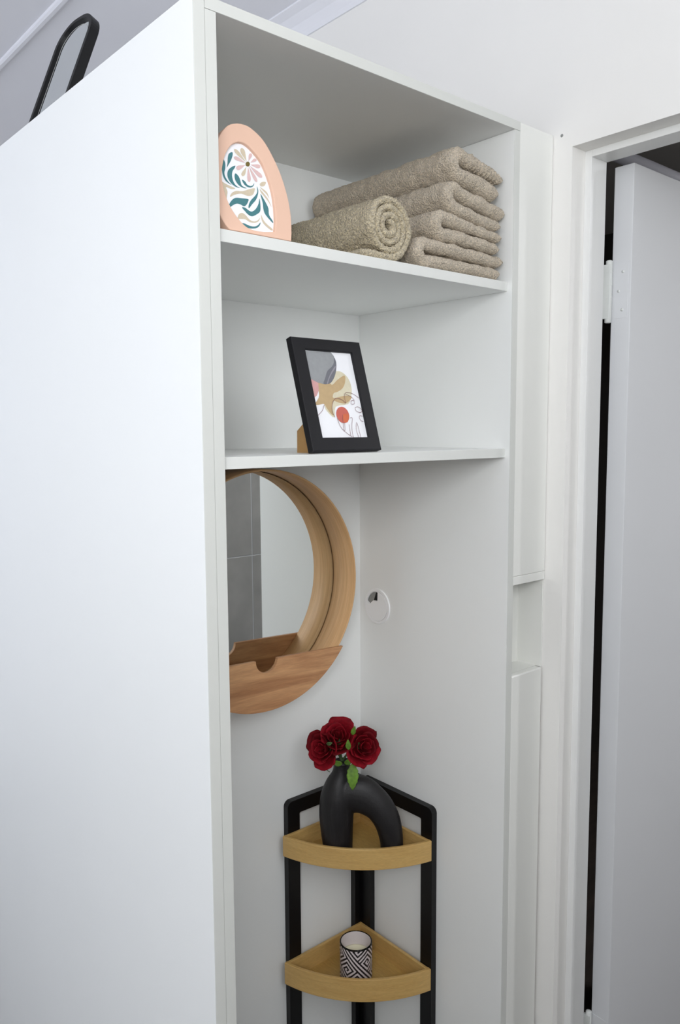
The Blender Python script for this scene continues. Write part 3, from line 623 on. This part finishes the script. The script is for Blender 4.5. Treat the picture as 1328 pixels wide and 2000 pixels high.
# ------------------------------------------------------------------ egg-shaped peach frame on the upper shelf
le = math.radians(9); EU = Vector((0, math.sin(le), math.cos(le))); EN = Vector((0, -math.cos(le), math.sin(le)))
EO = Vector((0.0, 0.018, ZS1))
eg = tag(empty('egg_frame', (0.07, 0.024, ZS1)), 'peach egg shaped frame with a teal and pink floral print', 'picture frame')
_eo = EO - Vector((0.07, 0.024, ZS1))
def ef(a, b, t): return _eo + Vector((a / 1000, 0, 0)) + EU * (b / 1000) + EN * t
eo = [(26.1, 2.0), (17, 13)] + EGG_OUT[1:]
eo = spline([(20, 9), (13.5, 20), (7.5, 42), (6.0, 66), (12.5, 99), (26, 127), (40, 143.5), (53, 150), (66, 152), (79, 149.5), (97, 137.5), (111.5, 116), (122, 92), (129, 64), (131, 37), (129, 14)], 4, False) + [(127, 3.0), (26, 3.0)]
ei = spline(EGG_IN[:8], 4, False)[:-1] + [EGG_IN[7], EGG_IN[8]] + spline(EGG_IN[9:] + EGG_IN[:1], 4, False)[:-1]
prism('frame', eo, ef, -0.018, 0.0, M_PINK, eg, bev=0.0012, holes=ei)
prism('print', eo, lambda a, b, t: ef(68 + (a - 68) * 0.94, 70 + (b - 70) * 0.94, t), -0.0060, -0.0050, M_PAPER, eg)
flats('teal_leaves', [spline(p, 3) for p in EGG_TEAL], ef, M_TEAL, eg, -0.0047)
flats('beige_leaves', [spline(p, 3) for p in EGG_BEIGE], ef, M_BEIGEI, eg, -0.0048)
flats('pink_petals', [spline(p, 2) for p in EGG_PINK], ef, M_PINKI, eg, -0.0046)
flats('flower_eye', [EGG_EYE], ef, M_OLIVE, eg, -0.0045)
prism('easel_leg', [(0.004, 0.095), (0.060, 0.0005), (0.040, 0.0005), (0.010, 0.060)], lambda a, b, t: (0.0 + t, _eo.y + 0.018 + a, b), -0.012, -0.009, M_DARK, eg)

# ------------------------------------------------------------------ towels
def sheet(name, path, th, y0, y1, m, parent, origin, seed, fuzz=0.0010, lump=0.0022, rib=None, ny=80, arcn=7):
    """a thick soft sheet: path runs in x-z, the sheet spans y0..y1, rounded selvedges"""
    P = path; k = len(P); prof = []
    for i in range(k):
        a = P[max(i - 1, 0)]; b = P[min(i + 1, k - 1)]
        dx, dz = b[0] - a[0], b[1] - a[1]; q = math.hypot(dx, dz) or 1
        prof.append((P[i][0], P[i][1], -dz / q, dx / q))
    S_ = [0.0]
    for i in range(1, k): S_.append(S_[-1] + math.hypot(P[i][0] - P[i - 1][0], P[i][1] - P[i - 1][1]))
    ring = []
    for j in range(ny + 1): ring.append((j / ny, 1.0, 0.0))
    for j in range(1, arcn): t = math.pi * j / arcn; ring.append((1.0, math.cos(t), math.sin(t)))
    for j in range(ny + 1): ring.append((1 - j / ny, -1.0, 0.0))
    for j in range(1, arcn): t = math.pi * j / arcn; ring.append((0.0, -math.cos(t), -math.sin(t)))
    n = len(ring); v, f = [], []
    for i in range(k):
        x, z, nx, nz = prof[i]; h = (th(i / (k - 1)) if callable(th) else th) / 2
        e = min(1.0, min(S_[i], S_[-1] - S_[i]) / (h * 0.75)); h *= math.sqrt(max(0.02, 1 - (1 - e) ** 2))
        ed = 0.002 * noise.noise(Vector((S_[i] * 40, seed, 0)))
        for (t, c, sn) in ring:
            yy = y0 + h + ed + (y1 - y0 - 2 * h - ed) * t + sn * h
            p = Vector((x + nx * c * h, yy, z + nz * c * h))
            o = Vector((nx * c, sn, nz * c))
            d = lump * noise.noise(p * 55 + Vector((seed, 0, 0))) + fuzz * noise.noise(p * 420) + fuzz * 0.8 * noise.noise(p * 230 + Vector((0, seed, 3)))
            if rib and rib[0] < S_[i] < rib[1]: d += 0.0016 * math.sin(S_[i] * 2 * math.pi / 0.0088)
            v.append(tuple(p + o * d - origin))
    for i in range(k - 1):
        for j in range(n):
            f.append((i * n + j, i * n + (j + 1) % n, (i + 1) * n + (j + 1) % n, (i + 1) * n + j))
    f.append(tuple(range(n))[::-1]); f.append(tuple((k - 1) * n + j for j in range(n)))
    bm = bmesh.new(); me = bpy.data.meshes.new('t'); me.from_pydata(v, [], f); bm.from_mesh(me); bpy.data.meshes.remove(me)
    return from_bm(name, bm, m, parent, True)

def resample(pts, step):
    out = [pts[0]]; acc = 0.0
    for a, b in zip(pts, pts[1:]):
        L = math.hypot(b[0] - a[0], b[1] - a[1]); 
        if L == 0: continue
        t = step - acc
        while t <= L:
            out.append((a[0] + (b[0] - a[0]) * t / L, a[1] + (b[1] - a[1]) * t / L)); t += step
        acc = (acc + L) % step
    return out

def folded(zl, zr, xl, xru, xrl, y0, y1, seed, label, rib=None):
    """towel folded once, fold to the left. zl / zr: top, crease, bottom heights at the left and right ends (mm)"""
    tl, cl, bl = zl; tr, cr, br = zr
    hu = (tl - bl) / 4 / 1000
    def zz(top, bot, x): return ZS1 + (top + bot) / 2000
    r = (tl - bl) / 4000
    up = [(xru, ZS1 + (tr + cr) / 2000), (xl + 0.06, ZS1 + (0.62 * (tl + cl) + 0.38 * (tr + cr)) / 2000 + 0.001), (xl + 0.022, ZS1 + (tl - (tl - bl) * 0.235) / 1000), (xl + r * 0.92, ZS1 + (tl - (tl - bl) * 0.42) / 1000 ), (xl + r * 0.92, ZS1 + (bl + (tl - bl) * 0.42) / 1000), (xl + 0.024, ZS1 + (bl + (tl - bl) * 0.22) / 1000), (xl + 0.062, ZS1 + (0.62 * (bl + cl) + 0.38 * (br + cr)) / 2000), (xrl, ZS1 + (br + cr) / 2000)]
    pts = resample(spline(up, 16, False), 0.0020)
    L = len(pts)
    tU0, tU1, tB1, tB0 = (tr - cr), (tl - bl) * 0.47, (tl - bl) * 0.47, (cr - br)
    def th(s):
        if s < 0.5: q = min(1, s / 0.42); w = tU0 + (tU1 - tU0) * q ** 1.3
        else: q = min(1, (1 - s) / 0.42); w = tB0 + (tB1 - tB0) * q ** 1.3
        return max(0.010, w / 1000 * 0.98)
    root = tag(empty('towel', ((xl + xru) / 2, (y0 + y1) / 2, ZS1 + bl / 1000)), label, 'towel', 'folded towels on the upper shelf')
    o = Vector(root.location)
    sheet('terry_sheet', pts, th, y0, y1, M_TOWEL, root, o, seed, rib=rib)
    return root
folded((206, 183, 149.5), (181, 163, 128), 0.4560, 0.590, 0.578, 0.016, 0.385, 1, 'top folded taupe towel with a ribbed band', rib=(0.006, 0.085))
folded((149.5, 119, 97), (127.5, 101, 81), 0.4420, 0.594, 0.580, 0.014, 0.388, 5, 'second folded taupe towel from the top of the stack')
folded((97, 78, 48), (80.5, 63, 43), 0.4110, 0.582, 0.577, 0.012, 0.388, 9, 'third folded taupe towel, just above the bottom one')
folded((48, 27, 1.0), (42.5, 21, 1.0), 0.3700, 0.586, 0.578, 0.012, 0.388, 13, 'bottom folded taupe towel lying on the shelf')

# rolled towel, spiral end to the front
rc = (0.3155, ZS1 + 0.0515); turns = 3.6; tk = 0.0118
sp = []
n = 220
for i in range(n + 1):
    q = i / n; a = math.radians(-90) - (1 - q) * turns * 2 * math.pi
    r = 0.0050 + (0.0453 - 0.0050) * q ** 0.95
    sp.append((rc[0] - r * math.cos(a) * 0.98, rc[1] + r * math.sin(a) * 1.0))
sp += [(rc[0] - 0.020, ZS1 + 0.0066), (rc[0] - 0.040, ZS1 + 0.0066), (rc[0] - 0.060, ZS1 + 0.0066)]
roll = tag(empty('rolled_towel', (rc[0], 0.2, ZS1)), 'rolled sand towel with a spiral end lying in front of the stack', 'towel')
sheet('terry_roll', resample(spline(sp, 2, False), 0.0022), 0.0116, 0.015, 0.388, M_TOWEL2, roll, Vector(roll.location), 21, fuzz=0.0016, lump=0.0016, ny=90)

# ------------------------------------------------------------------ tilting mirror on top of the cabinet
ps, thv = 0.15, 0.38
n0 = Vector((-math.cos(ps), -math.sin(ps), 0)); TU = (-math.sin(thv) * n0 + Vector((0, 0, math.cos(thv)))).normalized()
TWd = Vector((math.sin(ps), -math.cos(ps), 0)); TN = TWd.cross(TU).normalized()
if TN.dot(n0) < 0: TN = -TN
TO = Vector((0.06, 0.45, TOP)) + TWd * (-0.2415)
tv = tag(empty('tilting_mirror', tuple(TO)), 'black framed tabletop mirror with rounded top on the cabinet', 'mirror')
def tf(a, b, t): return TWd * a + TU * b + TN * t
def arch(w, z0, z1, r, n=12):
    out = [(-w, z0), (w, z0)]
    for i in range(n + 1): a = math.pi / 2 * i / n; out.append((w - r + r * math.cos(a), z1 - r + r * math.sin(a)))
    for i in range(n + 1): a = math.pi / 2 * (1 + i / n); out.append((-w + r + r * math.cos(a), z1 - r + r * math.sin(a)))
    return out
prism('frame', arch(0.0635, 0.010, 0.307, 0.055), tf, -0.019, 0.0, M_BLACK, tv, bev=0.0008, holes=arch(0.0540, 0.0195, 0.2975, 0.0455))
prism('mirror_glass', arch(0.0570, 0.0165, 0.3005, 0.0485), tf, -0.009, -0.0055, M_MIRROR, tv)
prism('bevel_line', arch(0.0468, 0.027, 0.290, 0.042), tf, -0.0054, -0.0052, M_BATH, tv, holes=arch(0.0458, 0.028, 0.289, 0.041))
_p = tf(0.060, 0.150, -0.024); _q = Vector((_p.x + 0.075, _p.y, 0.006))
tube('rear_strut', [tuple(_p), tuple(tf(0.060, 0.118, -0.034)), tuple(_q)], [0.004, 0.0065, 0.005], M_BLACK, tv, 10)
tube('base_bar', [tuple(tf(-0.062, 0, 0) + Vector((0.0, 0, 0.0075))), tuple(tf(0.062, 0, 0) + Vector((0.0, 0, 0.0075)))], 0.0070, M_BLACK, tv, 10)
